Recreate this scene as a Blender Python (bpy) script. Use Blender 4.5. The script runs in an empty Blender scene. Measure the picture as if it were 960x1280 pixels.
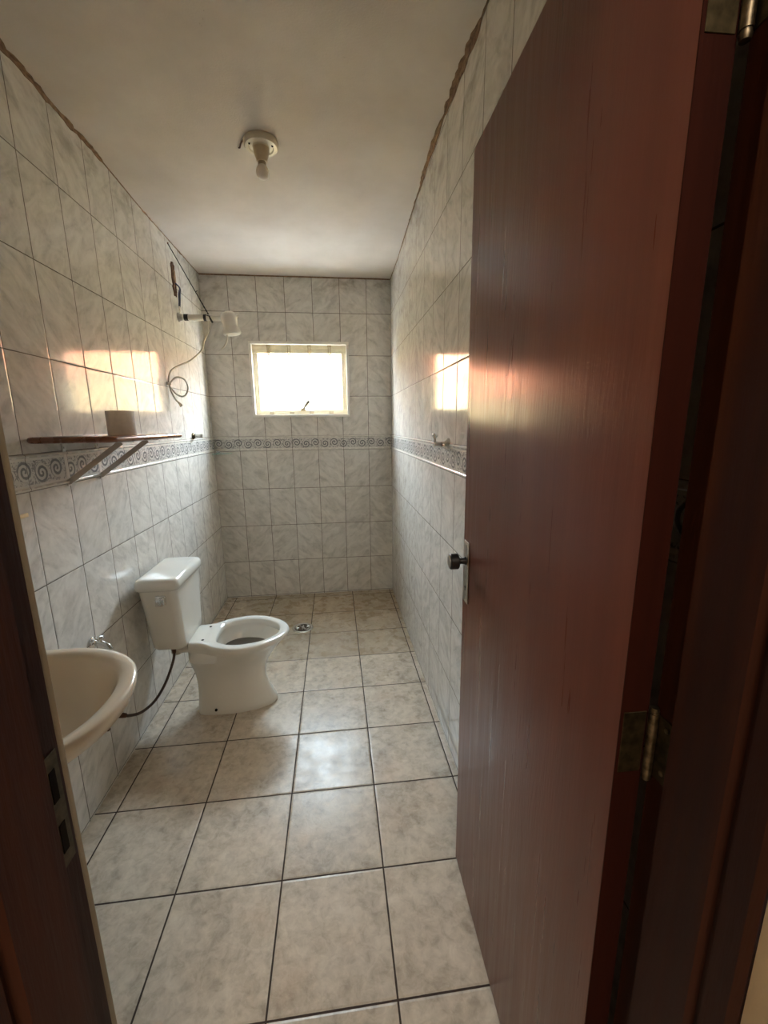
import bpy, bmesh, math, random
from mathutils import Vector, Matrix
random.seed(7)
PI = math.pi
SC = bpy.context.scene
COL = SC.collection

# ------------------------------------------------------------------ measures of the room (metres)
W = 1.375            # clear width
YF = -2.97           # room side of the door wall
TILE_W, TILE_H, Z0 = 0.2, 0.29884, 0.0081
BORDER_B, BORDER_T = 1.2035, 1.3142
FLOOR_S, FLOOR_X, FLOOR_Y = 0.31818, 0.07523, -0.7094
JL, JR = 0.63, 1.297 # faces of the two door jambs

# ------------------------------------------------------------------ colour / node helpers
def lin(c):
    return tuple(((v/255)/12.92 if v/255 <= .04045 else (((v/255)+.055)/1.055)**2.4) for v in c) + (1,)

class NT:
    def __init__(s, name):
        s.m = bpy.data.materials.new(name); s.m.use_nodes = True
        s.t = s.m.node_tree; s.t.nodes.clear()
        s.out = s.n('ShaderNodeOutputMaterial')
        s.b = s.n('ShaderNodeBsdfPrincipled')
        s.l(s.b.outputs[0], s.out.inputs[0])
    def n(s, k): return s.t.nodes.new(k)
    def l(s, a, b): s.t.links.new(a, b)
    def put(s, sock, v):
        if isinstance(v, bpy.types.NodeSocket): s.l(v, sock)
        else: sock.default_value = v
    def math(s, op, a, b=None, c=None, clamp=False):
        n = s.n('ShaderNodeMath'); n.operation = op; n.use_clamp = clamp
        s.put(n.inputs[0], a)
        if b is not None: s.put(n.inputs[1], b)
        if c is not None: s.put(n.inputs[2], c)
        return n.outputs[0]
    def step(s, v, a, b, lo=0.0, hi=1.0, smooth=True):
        n = s.n('ShaderNodeMapRange'); n.interpolation_type = 'SMOOTHSTEP' if smooth else 'LINEAR'
        s.put(n.inputs[0], v); s.put(n.inputs[1], a); s.put(n.inputs[2], b); s.put(n.inputs[3], lo); s.put(n.inputs[4], hi)
        return n.outputs[0]
    def vec(s, x, y, z=0.0):
        n = s.n('ShaderNodeCombineXYZ'); s.put(n.inputs[0], x); s.put(n.inputs[1], y); s.put(n.inputs[2], z); return n.outputs[0]
    def coord(s, kind='Object'):
        n = s.n('ShaderNodeTexCoord'); x = s.n('ShaderNodeSeparateXYZ'); s.l(n.outputs[kind], x.inputs[0])
        return n.outputs[kind], x.outputs[0], x.outputs[1], x.outputs[2]
    def noise(s, v, scale, detail=3.0, rough=.5, dist=0.0):
        n = s.n('ShaderNodeTexNoise'); s.l(v, n.inputs['Vector'])
        n.inputs['Scale'].default_value = scale; n.inputs['Detail'].default_value = detail
        n.inputs['Roughness'].default_value = rough; n.inputs['Distortion'].default_value = dist
        return n.outputs[0]
    def white(s, v):
        n = s.n('ShaderNodeTexWhiteNoise'); n.noise_dimensions = '3D'; s.l(v, n.inputs['Vector']); return n.outputs['Value'], n.outputs['Color']
    def ramp(s, v, stops):
        n = s.n('ShaderNodeValToRGB'); s.l(v, n.inputs[0]); e = n.color_ramp.elements
        while len(e) < len(stops): e.new(.5)
        for i, (p, c) in enumerate(stops): e[i].position = p; e[i].color = c
        return n.outputs[0]
    def mix(s, f, a, b, mode='MIX'):
        n = s.n('ShaderNodeMix'); n.data_type = 'RGBA'; n.blend_type = mode
        s.put(n.inputs[0], f); s.put(n.inputs[6], a); s.put(n.inputs[7], b); return n.outputs[2]
    def bump(s, h, strength, dist=.01, prev=None):
        n = s.n('ShaderNodeBump'); s.put(n.inputs['Height'], h); n.inputs['Strength'].default_value = strength
        n.inputs['Distance'].default_value = dist
        if prev is not None: s.l(prev, n.inputs['Normal'])
        return n.outputs[0]
    def set(s, **k):
        for a, v in k.items(): s.put(s.b.inputs[a.replace('_', ' ')], v)

def plain(name, c, rough=.4, metal=0.0, var=.06, scale=30, coat=0.0, bump=0.0, spec=.5):
    m = NT(name); v, x, y, z = m.coord()
    n = m.noise(v, scale, 4)
    a = tuple(min(1, q*(1-var)) for q in c[:3])+(1,); b = tuple(min(1, q*(1+var)) for q in c[:3])+(1,)
    m.set(Base_Color=m.ramp(n, [(.3, a), (.7, b)]), Roughness=rough, Metallic=metal, Coat_Weight=coat)
    m.b.inputs['Specular IOR Level'].default_value = spec
    if bump: m.set(Normal=m.bump(n, bump, .003))
    return m.m

# ------------------------------------------------------------------ surfaces of the room
def wall_tile(name, axis, u0, warm=0.0):
    m = NT(name); v, x, y, z = m.coord()
    u = x if axis == 'x' else y
    z2 = m.math('SUBTRACT', z, m.math('MULTIPLY', m.math('GREATER_THAN', z, 1.26), BORDER_T-BORDER_B))
    tu = m.math('DIVIDE', m.math('SUBTRACT', u, u0), TILE_W)
    tv = m.math('DIVIDE', m.math('SUBTRACT', z2, Z0), TILE_H)
    iu, iv = m.math('FLOOR', tu), m.math('FLOOR', tv)
    fu, fv = m.math('SUBTRACT', tu, iu), m.math('SUBTRACT', tv, iv)
    du = m.math('MULTIPLY', m.math('MINIMUM', fu, m.math('SUBTRACT', 1.0, fu)), TILE_W)
    dv = m.math('MULTIPLY', m.math('MINIMUM', fv, m.math('SUBTRACT', 1.0, fv)), TILE_H)
    d = m.math('MINIMUM', du, dv)
    tile = m.step(d, .0012, .0020)
    edge = m.step(d, .0012, .0055)
    rv, rc = m.white(m.vec(iu, iv, 3.3))
    lx = m.math('MULTIPLY', fu, TILE_W); ly = m.math('MULTIPLY', fv, TILE_H)
    flip = m.math('SUBTRACT', m.math('MULTIPLY', m.math('GREATER_THAN', rv, .5), 2.0), 1.0)
    lx = m.math('MULTIPLY', lx, flip)
    p = m.math('ADD', m.math('MULTIPLY', lx, .75), m.math('MULTIPLY', ly, .65))
    q = m.math('SUBTRACT', m.math('MULTIPLY', ly, .75), m.math('MULTIPLY', lx, .65))
    off = m.math('MULTIPLY', rv, 37.0)
    n1 = m.noise(m.vec(m.math('MULTIPLY', p, .5), q, off), 21, 3, .5, .9)
    n2 = m.noise(m.vec(m.math('MULTIPLY', p, .75), q, m.math('ADD', off, 9.0)), 60, 3, .6, .8)
    f = m.math('ADD', m.math('MULTIPLY', n1, .72), m.math('MULTIPLY', n2, .28))
    k = 1.0
    col = m.ramp(f, [(.30, lin((182, 179, 172))), (.46, lin((206, 202, 195))), (.58, lin((217, 213, 206))), (.75, lin((226, 223, 216)))])
    col = m.mix(m.step(rv, 0, 1, 0, .07, False), col, lin((150, 148, 140)))
    # old mortar smears under the ceiling
    sm = m.noise(m.vec(m.math('MULTIPLY', u, .6), z, 4.0), 9, 4, .6)
    smask = m.math('MULTIPLY', m.step(z, 2.22, 2.46), m.step(sm, .5, .66))
    col = m.mix(m.math('MULTIPLY', smask, .55), col, lin((142, 132, 116)))
    gn = m.noise(v, 14, 2)
    grout = m.ramp(gn, [(.35, lin((70, 60, 50))), (.65, lin((112, 102, 88)))])
    m.set(Base_Color=m.mix(tile, grout, col), Roughness=m.math('ADD', m.math('MULTIPLY', tile, -.62), m.step(n2, .2, .8, .70, .75)))
    bm_ = m.bump(edge, .55, .0012)
    wav = m.noise(m.vec(m.math('ADD', u, m.math('MULTIPLY', rv, 5.0)), z, 0.0), 11, 1)
    m.set(Normal=m.bump(wav, .10, .004, bm_))
    m.b.inputs['Specular IOR Level'].default_value = .22
    return m.m

def floor_tile():
    m = NT('floor_ceramic'); v, x, y, z = m.coord()
    tu = m.math('DIVIDE', m.math('SUBTRACT', x, FLOOR_X), FLOOR_S)
    tv = m.math('DIVIDE', m.math('SUBTRACT', y, FLOOR_Y), FLOOR_S)
    iu, iv = m.math('FLOOR', tu), m.math('FLOOR', tv)
    fu, fv = m.math('SUBTRACT', tu, iu), m.math('SUBTRACT', tv, iv)
    du = m.math('MINIMUM', fu, m.math('SUBTRACT', 1.0, fu)); dv = m.math('MINIMUM', fv, m.math('SUBTRACT', 1.0, fv))
    d = m.math('MULTIPLY', m.math('MINIMUM', du, dv), FLOOR_S)
    wob = m.noise(v, 40, 2)
    d2 = m.math('ADD', d, m.math('MULTIPLY', m.math('SUBTRACT', wob, .5), .0012))
    tile = m.step(d2, .0019, .0031)
    edge = m.step(d, .002, .008)
    rv, rc = m.white(m.vec(iu, iv, 1.7))
    off = m.math('MULTIPLY', rv, 23.0)
    pv = m.vec(x, y, off)
    n1 = m.noise(pv, 9, 5, .62, .4)
    n2 = m.noise(pv, 34, 5, .62, .5)
    f = m.math('ADD', m.math('MULTIPLY', n1, .5), m.math('MULTIPLY', n2, .5))
    col = m.ramp(f, [(.32, lin((150, 137, 120))), (.45, lin((182, 170, 153))), (.56, lin((200, 188, 170))), (.70, lin((214, 203, 186)))])
    pk = m.noise(pv, 5, 2)
    col = m.mix(m.step(pk, .52, .75, 0, .22), col, lin((190, 158, 130)))
    # worn yellow-brown film on the shower end of the floor
    wet = m.math('MULTIPLY', m.step(y, -1.035, -1.025), m.step(m.math('ADD', x, m.math('MULTIPLY', m.noise(v, 7, 3), .3)), .30, .45))
    wet = m.math('MULTIPLY', wet, m.step(m.noise(v, 5, 4), .25, .6, .35, 1.0))
    col = m.mix(m.math('MULTIPLY', wet, .5), col, lin((140, 122, 92)))
    col = m.mix(tile, lin((58, 44, 36)), col)
    m.set(Base_Color=col)
    rn = m.noise(pv, 16, 4)
    m.set(Roughness=m.mix(tile, (.8,)*3+(1,), m.ramp(rn, [(.3, (.22,)*3+(1,)), (.7, (.36,)*3+(1,))])))
    b1 = m.bump(edge, .5, .002)
    rip = m.noise(pv, 60, 4, .6, 1.5)
    m.set(Normal=m.bump(rip, .12, .003, b1))
    m.b.inputs['Specular IOR Level'].default_value = .3
    return m.m

def plaster(name, c0, c1, stains=True, bump=.25):
    m = NT(name); v, x, y, z = m.coord()
    n = m.noise(v, 3.5, 5, .6); g = m.noise(v, 160, 3, .6)
    col = m.ramp(n, [(.3, c0), (.7, c1)])
    if stains:
        s1 = m.noise(v, 55, 4, .7); s2 = m.noise(v, 4, 3)
        k = m.math('MULTIPLY', m.step(s1, .66, .74), m.step(s2, .56, .68))
        col = m.mix(m.math('MULTIPLY', k, .45), col, lin((120, 104, 86)))
    m.set(Base_Color=col, Roughness=.85, Normal=m.bump(g, bump, .004))
    m.b.inputs['Specular IOR Level'].default_value = .25
    return m.m

def border_mat(axis, u0, name):
    m = NT('border_'+name); v, x, y, z = m.coord()
    u = x if axis == 'x' else y
    zc = (BORDER_B+BORDER_T)/2
    P = .0735
    t = m.math('DIVIDE', u, P); i = m.math('FLOOR', t); f = m.math('SUBTRACT', m.math('SUBTRACT', t, i), .5)
    par = m.math('SUBTRACT', m.math('MULTIPLY', m.math('MODULO', m.math('ABSOLUTE', i), 2.0), 2.0), 1.0)
    px = m.math('MULTIPLY', f, P); pz = m.math('MULTIPLY', m.math('SUBTRACT', z, zc), par)
    pz = m.math('ADD', pz, .004)
    r = m.math('SQRT', m.math('ADD', m.math('POWER', px, 2.0), m.math('POWER', pz, 2.0)))
    th = m.math('DIVIDE', m.math('ARCTAN2', pz, px), 2*PI)
    nz = m.noise(v, 120, 3)
    s = m.math('FRACT', m.math('ADD', m.math('ADD', m.math('DIVIDE', r, .0175), th), m.math('MULTIPLY', nz, .25)))
    line = m.math('MULTIPLY', m.step(s, .10, .22), m.step(s, .72, .56))
    inner = m.step(r, .034, .028)
    # leafy filler between the scrolls
    w = m.noise(m.vec(u, z, 2.0), 75, 2, .5, 1.6)
    leaf = m.math('MULTIPLY', m.step(w, .50, .58), .8)
    pat = m.math('ADD', m.math('MULTIPLY', line, inner), m.math('MULTIPLY', leaf, m.math('SUBTRACT', 1.0, inner)))
    band = m.step(m.math('ABSOLUTE', m.math('SUBTRACT', z, zc)), .0375, .0345)
    pat = m.math('MULTIPLY', pat, band)
    ground = m.mix(band, lin((214, 210, 202)), lin((204, 201, 195)))
    col = m.mix(m.math('MULTIPLY', pat, .9), ground, lin((104, 104, 106)))
    # rope dashes on the two edge mouldings
    dz = m.math('ABSOLUTE', m.math('SUBTRACT', m.math('ABSOLUTE', m.math('SUBTRACT', z, zc)), .0465))
    dash = m.math('MULTIPLY', m.step(dz, .0026, .0016), m.math('LESS_THAN', m.math('FRACT', m.math('DIVIDE', u, .0525)), .66))
    col = m.mix(m.math('MULTIPLY', dash, .4), col, lin((150, 146, 142)))
    jn = m.math('ABSOLUTE', m.math('SUBTRACT', m.math('FRACT', m.math('DIVIDE', m.math('ADD', u, .1-u0), .2)), .5))
    col = m.mix(m.math('MULTIPLY', m.step(jn, .008, .0045), .85), col, lin((80, 70, 58)))
    m.set(Base_Color=col, Roughness=.2, Normal=m.bump(pat, .45, .0015))
    return m.m

def wood(name, c_dark, c_mid, c_light, rough=.26, coat=.0, streak=70, bump=.25, axis='z', dull=False):
    m = NT(name); v, x, y, z = m.coord()
    st = {'z': m.vec(m.math('MULTIPLY', x, 1.0), y, m.math('MULTIPLY', z, .035)),
          'y': m.vec(x, m.math('MULTIPLY', y, .05), z)}[axis]
    n = m.noise(st, streak, 4, .6, .3); big = m.noise(st, 11, 3, .5, .6)
    f = m.math('ADD', m.math('MULTIPLY', n, .4), m.math('MULTIPLY', big, .6))
    m.set(Base_Color=m.ramp(f, [(.32, c_dark), (.5, c_mid), (.68, c_light)]))
    gr = m.noise(m.vec(x, y, m.math('MULTIPLY', z, .09)) if axis == 'z' else st, 160, 3, .6)
    m.set(Roughness=m.step(n, .3, .7, rough-.03, rough+.06), Normal=m.bump(gr, bump, .002))
    if coat: m.set(Coat_Weight=coat, Coat_Roughness=.12)
    return m.m

def emis(name, c, s):
    m = NT(name); e = m.n('ShaderNodeEmission'); e.inputs[0].default_value = c; e.inputs[1].default_value = s
    m.l(e.outputs[0], m.out.inputs[0]); return m.m

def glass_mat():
    # obscured glass: it passes daylight; added even emission stands in for scattered light
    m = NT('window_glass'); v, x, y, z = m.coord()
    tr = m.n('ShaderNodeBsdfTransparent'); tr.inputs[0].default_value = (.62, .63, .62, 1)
    em = m.n('ShaderNodeEmission'); em.inputs[0].default_value = (.90, .96, 1, 1); em.inputs[1].default_value = PANE_GLOW
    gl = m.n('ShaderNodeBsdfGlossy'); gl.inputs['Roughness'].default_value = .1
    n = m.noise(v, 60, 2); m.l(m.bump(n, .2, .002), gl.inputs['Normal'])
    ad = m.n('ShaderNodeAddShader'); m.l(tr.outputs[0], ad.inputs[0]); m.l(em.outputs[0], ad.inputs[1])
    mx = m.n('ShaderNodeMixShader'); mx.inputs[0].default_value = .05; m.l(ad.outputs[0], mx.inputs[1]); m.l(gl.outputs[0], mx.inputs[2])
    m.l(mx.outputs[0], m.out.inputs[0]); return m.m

PANE_GLOW = 1.0
MT_L = wall_tile('wall_ceramic_left', 'y', -.8101)
MT_R = wall_tile('wall_ceramic_right', 'y', -.8169)
MT_B = wall_tile('wall_ceramic_back', 'x', .1913)
M_FLOOR = floor_tile()
M_CEIL = plaster('ceiling_plaster', lin((200, 191, 182)), lin((214, 206, 198)))
M_HALL = plaster('hall_plaster', lin((196, 178, 148)), lin((206, 190, 160)), False)
M_MORTAR = plain('bare_mortar', lin((140, 114, 92)), .95, 0, .35, 45, bump=.6, spec=.1)
M_BX, M_BL, M_BR = border_mat('x', .1913, 'back'), border_mat('y', -.8101, 'left'), border_mat('y', -.8169, 'right')
M_DOOR = wood('varnished_door', lin((98, 54, 41)), lin((108, 60, 46)), lin((118, 68, 52)), .30, .0, 60, .20)
_b = M_DOOR.node_tree.nodes['Principled BSDF']; _b.inputs['Anisotropic'].default_value = .8
_t = M_DOOR.node_tree.nodes.new('ShaderNodeCombineXYZ'); _t.inputs[1].default_value = 1.0; M_DOOR.node_tree.links.new(_t.outputs[0], _b.inputs['Tangent'])
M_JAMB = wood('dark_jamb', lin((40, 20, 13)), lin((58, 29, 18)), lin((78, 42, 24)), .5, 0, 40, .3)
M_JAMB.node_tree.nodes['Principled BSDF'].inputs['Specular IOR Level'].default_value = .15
M_EDGE_SHADE = wood('door_edge_shaded', lin((40, 16, 11)), lin((50, 20, 13)), lin((58, 24, 15)), .6, 0, 40, .2)  # darker than the leaf: hall-side shade put into the edge colour
M_EDGE_SHADE.node_tree.nodes['Principled BSDF'].inputs['Specular IOR Level'].default_value = .08
M_SHELF = wood('shelf_wood', lin((98, 62, 45)), lin((122, 80, 58)), lin((146, 100, 74)), .25, .3, 40, .05, 'y')
M_PORC = plain('porcelain', lin((222, 220, 212)), .08, 0, .015, 6)
M_PORC2 = plain('basin_porcelain', lin((222, 210, 190)), .12, 0, .015, 6)
M_CHROME = plain('chrome', (.75, .75, .74, 1), .12, 1, .05, 40)
M_STEEL = plain('dull_steel', (.50, .47, .42, 1), .34, 1, .2, 60)
M_BLACK = plain('black_rubber', (.012, .011, .011, 1), .45, 0, .2)
M_TAPE = plain('black_tape', (.015, .013, .012, 1), .35, 0, .2)
M_WHITEP = plain('white_plastic', lin((226, 222, 214)), .25, 0, .03)
M_WHITEPAINT = plain('white_paint', lin((232, 228, 218)), .4, 0, .04, 25)
M_LEVER = plain('lever_grey', lin((120, 116, 110)), .5)
M_CLIP = plain('clip_paint', lin((190, 172, 140)), .5, 0, .1, 60)
M_CREAM = plain('cream_paint', lin((226, 216, 190)), .5, 0, .05, 25)
M_PAPER = plain('white_paper', lin((236, 232, 226)), .9, 0, .04, 80, bump=.3, spec=.2)
M_BRACKET = plain('grey_bracket', lin((206, 200, 192)), .35, .1, .06)
M_PATINA = plain('brass_patina', (.10, .08, .045, 1), .5, 1, .4, 90)
M_BRASS = plain('worn_brass', (.22, .18, .12, 1), .45, 1, .7, 90)
M_RUST = plain('rusty_iron', lin((92, 58, 38)), .7, .2, .4, 120)
M_BLUEWIRE = plain('blue_wire', lin((50, 56, 96)), .4)
M_HOSE = plain('braided_hose', lin((74, 58, 48)), .42, .35, .3, 260, bump=.5)
M_TUBE = plain('white_tube', lin((200, 192, 178)), .3)
M_DARK = plain('hollow_dark', (.012, .009, .007, 1), .9, spec=.1)
M_WATER = plain('bowl_water', lin((98, 94, 88)), .06)
M_GLASSG = plain('green_glass', lin((190, 222, 210)), .15)
M_GLASSG.node_tree.nodes['Principled BSDF'].inputs['Alpha'].default_value = .7
M_BULB = plain('opal_bulb', lin((240, 232, 222)), .15)
M_LAMPBASE = plain('lamp_plastic', lin((214, 204, 184)), .35)
M_SOCKET = plain('lamp_socket', lin((196, 180, 156)), .4)
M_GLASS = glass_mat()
M_YELLOW = plain('old_glue', lin((226, 206, 160)), .6)

# ------------------------------------------------------------------ geometry helpers
def finish(name, bm, mat, parent=None, loc=None, smooth=40, rot=None):
    bmesh.ops.recalc_face_normals(bm, faces=bm.faces)
    me = bpy.data.meshes.new(name); bm.to_mesh(me); bm.free()
    me.materials.append(mat)
    if smooth:
        me.polygons.foreach_set('use_smooth', [True]*len(me.polygons))
        me.set_sharp_from_angle(angle=math.radians(smooth))
    o = bpy.data.objects.new(name, me); COL.objects.link(o)
    if parent is not None: o.parent = parent
    if loc is not None: o.location = loc
    if rot is not None: o.rotation_euler = rot
    return o

def empty(name, loc=(0, 0, 0), rz=0.0):
    o = bpy.data.objects.new(name, None); o.empty_display_size = .05; COL.objects.link(o)
    o.location = loc; o.rotation_euler = (0, 0, rz); return o

def tag(o, label=None, cat=None, group=None, kind=None):
    for k, v in (('label', label), ('category', cat), ('group', group), ('kind', kind)):
        if v: o[k] = v
    return o

def bx(bm, x0, x1, y0, y1, z0, z1, bev=0.0, seg=2):
    r = bmesh.ops.create_cube(bm, size=1); vs = r['verts']
    for v in vs:
        v.co = Vector(((x0+x1)/2+v.co.x*(x1-x0), (y0+y1)/2+v.co.y*(y1-y0), (z0+z1)/2+v.co.z*(z1-z0)))
    if bev:
        es = list({e for v in vs for e in v.link_edges})
        bmesh.ops.bevel(bm, geom=es, offset=bev, segments=seg, affect='EDGES', profile=.5)
    return bm

def loft(bm, rings, close=True, cap0=True, cap1=True):
    R = [[bm.verts.new(p) for p in ring] for ring in rings]
    n = len(R[0])
    for a, b in zip(R, R[1:]):
        for i in range(n if close else n-1):
            j = (i+1) % n
            bm.faces.new((a[i], a[j], b[j], b[i]))
    if cap0: bm.faces.new(list(reversed(R[0])))
    if cap1: bm.faces.new(R[-1])
    return bm

def lathe(bm, prof, axis='z', n=32, c=(0, 0, 0)):
    c = Vector(c); rings = []
    for r, h in prof:
        ring = []
        for i in range(n):
            a = 2*PI*i/n; p, q = r*math.cos(a), r*math.sin(a)
            ring.append(c+Vector({'z': (p, q, h), 'x': (h, p, q), 'y': (q, h, p)}[axis]))
        rings.append(ring)
    return loft(bm, rings)

def spline(pts, k=8, closed=False):
    P = [Vector(p) for p in pts]; out = []; n = len(P)
    rng = range(n if closed else n-1)
    for i in rng:
        if closed: a, b, c, d = P[i-1], P[i], P[(i+1) % n], P[(i+2) % n]
        else:
            b, c = P[i], P[i+1]; a = P[i-1] if i else b*2-c; d = P[i+2] if i+2 < n else c*2-b
        for j in range(k):
            t = j/k
            out.append(.5*((2*b)+(c-a)*t+(2*a-5*b+4*c-d)*t*t+(3*b-a-3*c+d)*t**3))
    if not closed: out.append(P[-1].copy())
    return out

def tube(bm, pts, r, n=10, caps=True):
    P = [Vector(p) for p in pts]; rings = []
    t0 = (P[1]-P[0]).normalized(); up = Vector((0, 0, 1)) if abs(t0.z) < .9 else Vector((1, 0, 0))
    nx = t0.cross(up).normalized()
    for i, p in enumerate(P):
        t = (P[min(i+1, len(P)-1)]-P[max(i-1, 0)]).normalized()
        nx = (nx-t*nx.dot(t)).normalized(); ny = t.cross(nx)
        rr = r[i] if isinstance(r, (list, tuple)) else r
        rings.append([p+nx*rr*math.cos(2*PI*k/n)+ny*rr*math.sin(2*PI*k/n) for k in range(n)])
    return loft(bm, rings, True, caps, caps)

B = bmesh.new

# ------------------------------------------------------------------ the shell
def struct(name, bm, mat, smooth=0, parent=None, label=None):
    o = finish(name, bm, mat, parent, smooth=smooth)
    if parent is None: o['kind'] = 'structure'
    if label: o['label'] = label
    return o

def ceil_z(x, y):
    def ip(t, pts):
        if t <= pts[0][0]: return pts[0][1]
        for (a, p), (b, q) in zip(pts, pts[1:]):
            if t <= b: return p+(q-p)*(t-a)/(b-a)
        return pts[-1][1]
    l = ip(y, [(-2.97, 2.482), (-1.8, 2.479), (-1.3, 2.476), (-.9, 2.460), (0, 2.457)])
    r = ip(y, [(-2.97, 2.49), (-2.0, 2.515), (-1.6, 2.537), (-1.33, 2.532), (-1.0, 2.512), (-.36, 2.462), (0, 2.457)])
    s = x/W; s = s*s*(3-2*s)
    return l+(r-l)*s

struct('floor', bx(B(), -.85, 2.1, -4.7, .12, -.12, 0), M_FLOOR)
struct('wall_left', bx(B(), -.14, 0, YF+.0, .12, -.1, 2.62), MT_L)
struct('wall_right', bx(B(), W, W+.14, YF+.0, .12, -.1, 2.62), MT_R)
# window hole
WX0, WX1, WZ0, WZ1 = .316, 1.044, 1.464, 2.003
b = B()
bx(b, 0, WX0, 0, .14, -.1, 2.62); bx(b, WX1, W, 0, .14, -.1, 2.62)
bx(b, WX0, WX1, 0, .14, -.1, WZ0); bx(b, WX0, WX1, 0, .14, WZ1, 2.62)
struct('wall_back', b, MT_B)
# door wall, plastered, opening between the jambs
b = B()
bx(b, -.14, JL-.03, -3.115, YF, -.1, 2.62); bx(b, JR+.03, W+.14, -3.115, YF, -.1, 2.62)
bx(b, JL-.03, JR+.03, -3.115, YF, 2.06, 2.62)
bx(b, JL-.06, JL-.003, YF, YF+.015, 0, 2.04, .003)
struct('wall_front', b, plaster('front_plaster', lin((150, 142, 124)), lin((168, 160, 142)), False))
# ceiling: hand-levelled plaster, slightly crooked
b = B(); nx, ny = 14, 30; g = []
for j in range(ny+1):
    yy = YF+(0-YF)*j/ny
    g.append([b.verts.new((W*i/nx, yy, ceil_z(W*i/nx, yy)+random.uniform(-.0012, .0012))) for i in range(nx+1)])
for j in range(ny):
    for i in range(nx): b.faces.new((g[j][i], g[j][i+1], g[j+1][i+1], g[j+1][i]))
r = bmesh.ops.extrude_face_region(b, geom=list(b.faces))
for v in [e for e in r['geom'] if isinstance(e, bmesh.types.BMVert)]: v.co.z = 2.70
struct('ceiling', b, M_CEIL, 30)

# ragged band of bare mortar where tiles stop short of the ceiling
def ragged(name, xw, side, widths):
    b = B(); pts = []
    ys = [YF+.03+(0-YF-.035)*i/150 for i in range(151)]
    rnd = random.Random(11 if side > 0 else 5); jit = 0.0
    def wid(y):
        for (a, p), (c, q) in zip(widths, widths[1:]):
            if a <= y <= c: return p+(q-p)*(y-a)/(c-a)
        return widths[-1][1]
    rows = []
    lips = []; j2 = 0.0
    for y in ys:
        k = min(1, wid(y)/.014)
        jit = .55*jit+rnd.uniform(-.0065, .0065); j2 = .5*j2+rnd.uniform(-.010, .010)
        zt = ceil_z(xw, y)+.004; zb = zt-.004-max(.0015, wid(y)*.5+jit*k*.8)
        x0, x1 = xw, xw+side*.0035
        rows.append([b.verts.new(p) for p in ((x0, y, zb), (x1, y, zb), (x1, y, zt), (x0, y, zt))])
        x2 = xw+side*max(.003, wid(y)*.26+j2*k*.6); z2 = ceil_z(x2, y)
        lips.append([b.verts.new(p) for p in ((xw, y, z2-.003), (x2, y, z2-.003), (x2, y, z2+.004), (xw, y, z2+.004))])
    for grp in (rows, lips):
        for a, c in zip(grp, grp[1:]):
            for k in range(4): b.faces.new((a[k], a[(k+1) % 4], c[(k+1) % 4], c[k]))
        b.faces.new(grp[0]); b.faces.new(grp[-1])
    return struct(name, b, M_MORTAR, 0)
ragged('trim_1', 0, 1, [(-3, .03), (-1.8, .032), (-1.5, .030), (-1.32, .022), (-1.24, .003), (-1.0, .004), (-.85, .012), (-.75, .004), (-.6, .003), (-.5, .010), (-.3, .008), (-.2, .003), (0, .003)])
ragged('trim_2', W, -1, [(-3, .02), (-2.05, .006), (-1.98, .012), (-1.95, .050), (-1.72, .042), (-1.60, .036), (-1.55, .012), (-1.48, .036), (-1.36, .044), (-1.30, .020), (-1.2, .026), (-1.05, .008), (-.95, .024), (-.8, .008), (-.6, .006), (-.3, .004), (0, .003)])
b = B(); bx(b, .003, W-.003, -.004, 0, 2.449, 2.46); struct('trim_3', b, M_MORTAR)

# relief border strips
def border(name, axis, a0, a1, xw=0, side=1):
    h = BORDER_T-BORDER_B
    prof = [(0, 0), (.0035, .0008), (.006, .003), (.0068, .0065), (.006, .010), (.0038, .0125), (.0038, .017), (.0042, h/2)]
    prof += [(o, h-z) for o, z in reversed(prof[:-1])]
    b = B(); rows = []
    for t in (a0, a1):
        rows.append([b.verts.new(((xw+side*o, t, BORDER_B+z) if axis == 'y' else (t, -o, BORDER_B+z))) for o, z in prof])
    n = len(prof)
    for k in range(n): b.faces.new((rows[0][k], rows[0][(k+1) % n], rows[1][(k+1) % n], rows[1][k]))
    b.faces.new(rows[0]); b.faces.new(rows[1])
    return struct(name, b, M_BX if axis == 'x' else (M_BL if xw == 0 else M_BR), 35)
border('trim_4', 'y', YF+.002, -.001, 0, 1)
border('trim_5', 'y', YF+.002, -.001, W, -1)
border('trim_6', 'x', .007, W-.007)

# hall on the near side of the door
b = B(); bx(b, JR+.001, JR+.2, -4.7, -3.117, -.1, 2.62); struct('wall_hall_right', b, M_HALL)
b = B(); bx(b, -.85, -.7, -4.7, -3.117, -.1, 2.62); struct('wall_hall_left', b, M_HALL)
b = B(); bx(b, -.85, JR+.2, -4.85, -4.7, -.1, 2.62); struct('wall_hall_rear', b, M_HALL)
b = B(); bx(b, -.7, -.14, -3.2, -3.115, -.1, 2.62); struct('wall_hall_side', b, M_HALL)
b = B(); bx(b, -.85, JR+.2, -4.85, -2.97, 2.56, 2.7); struct('ceiling_hall', b, M_CEIL)

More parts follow.
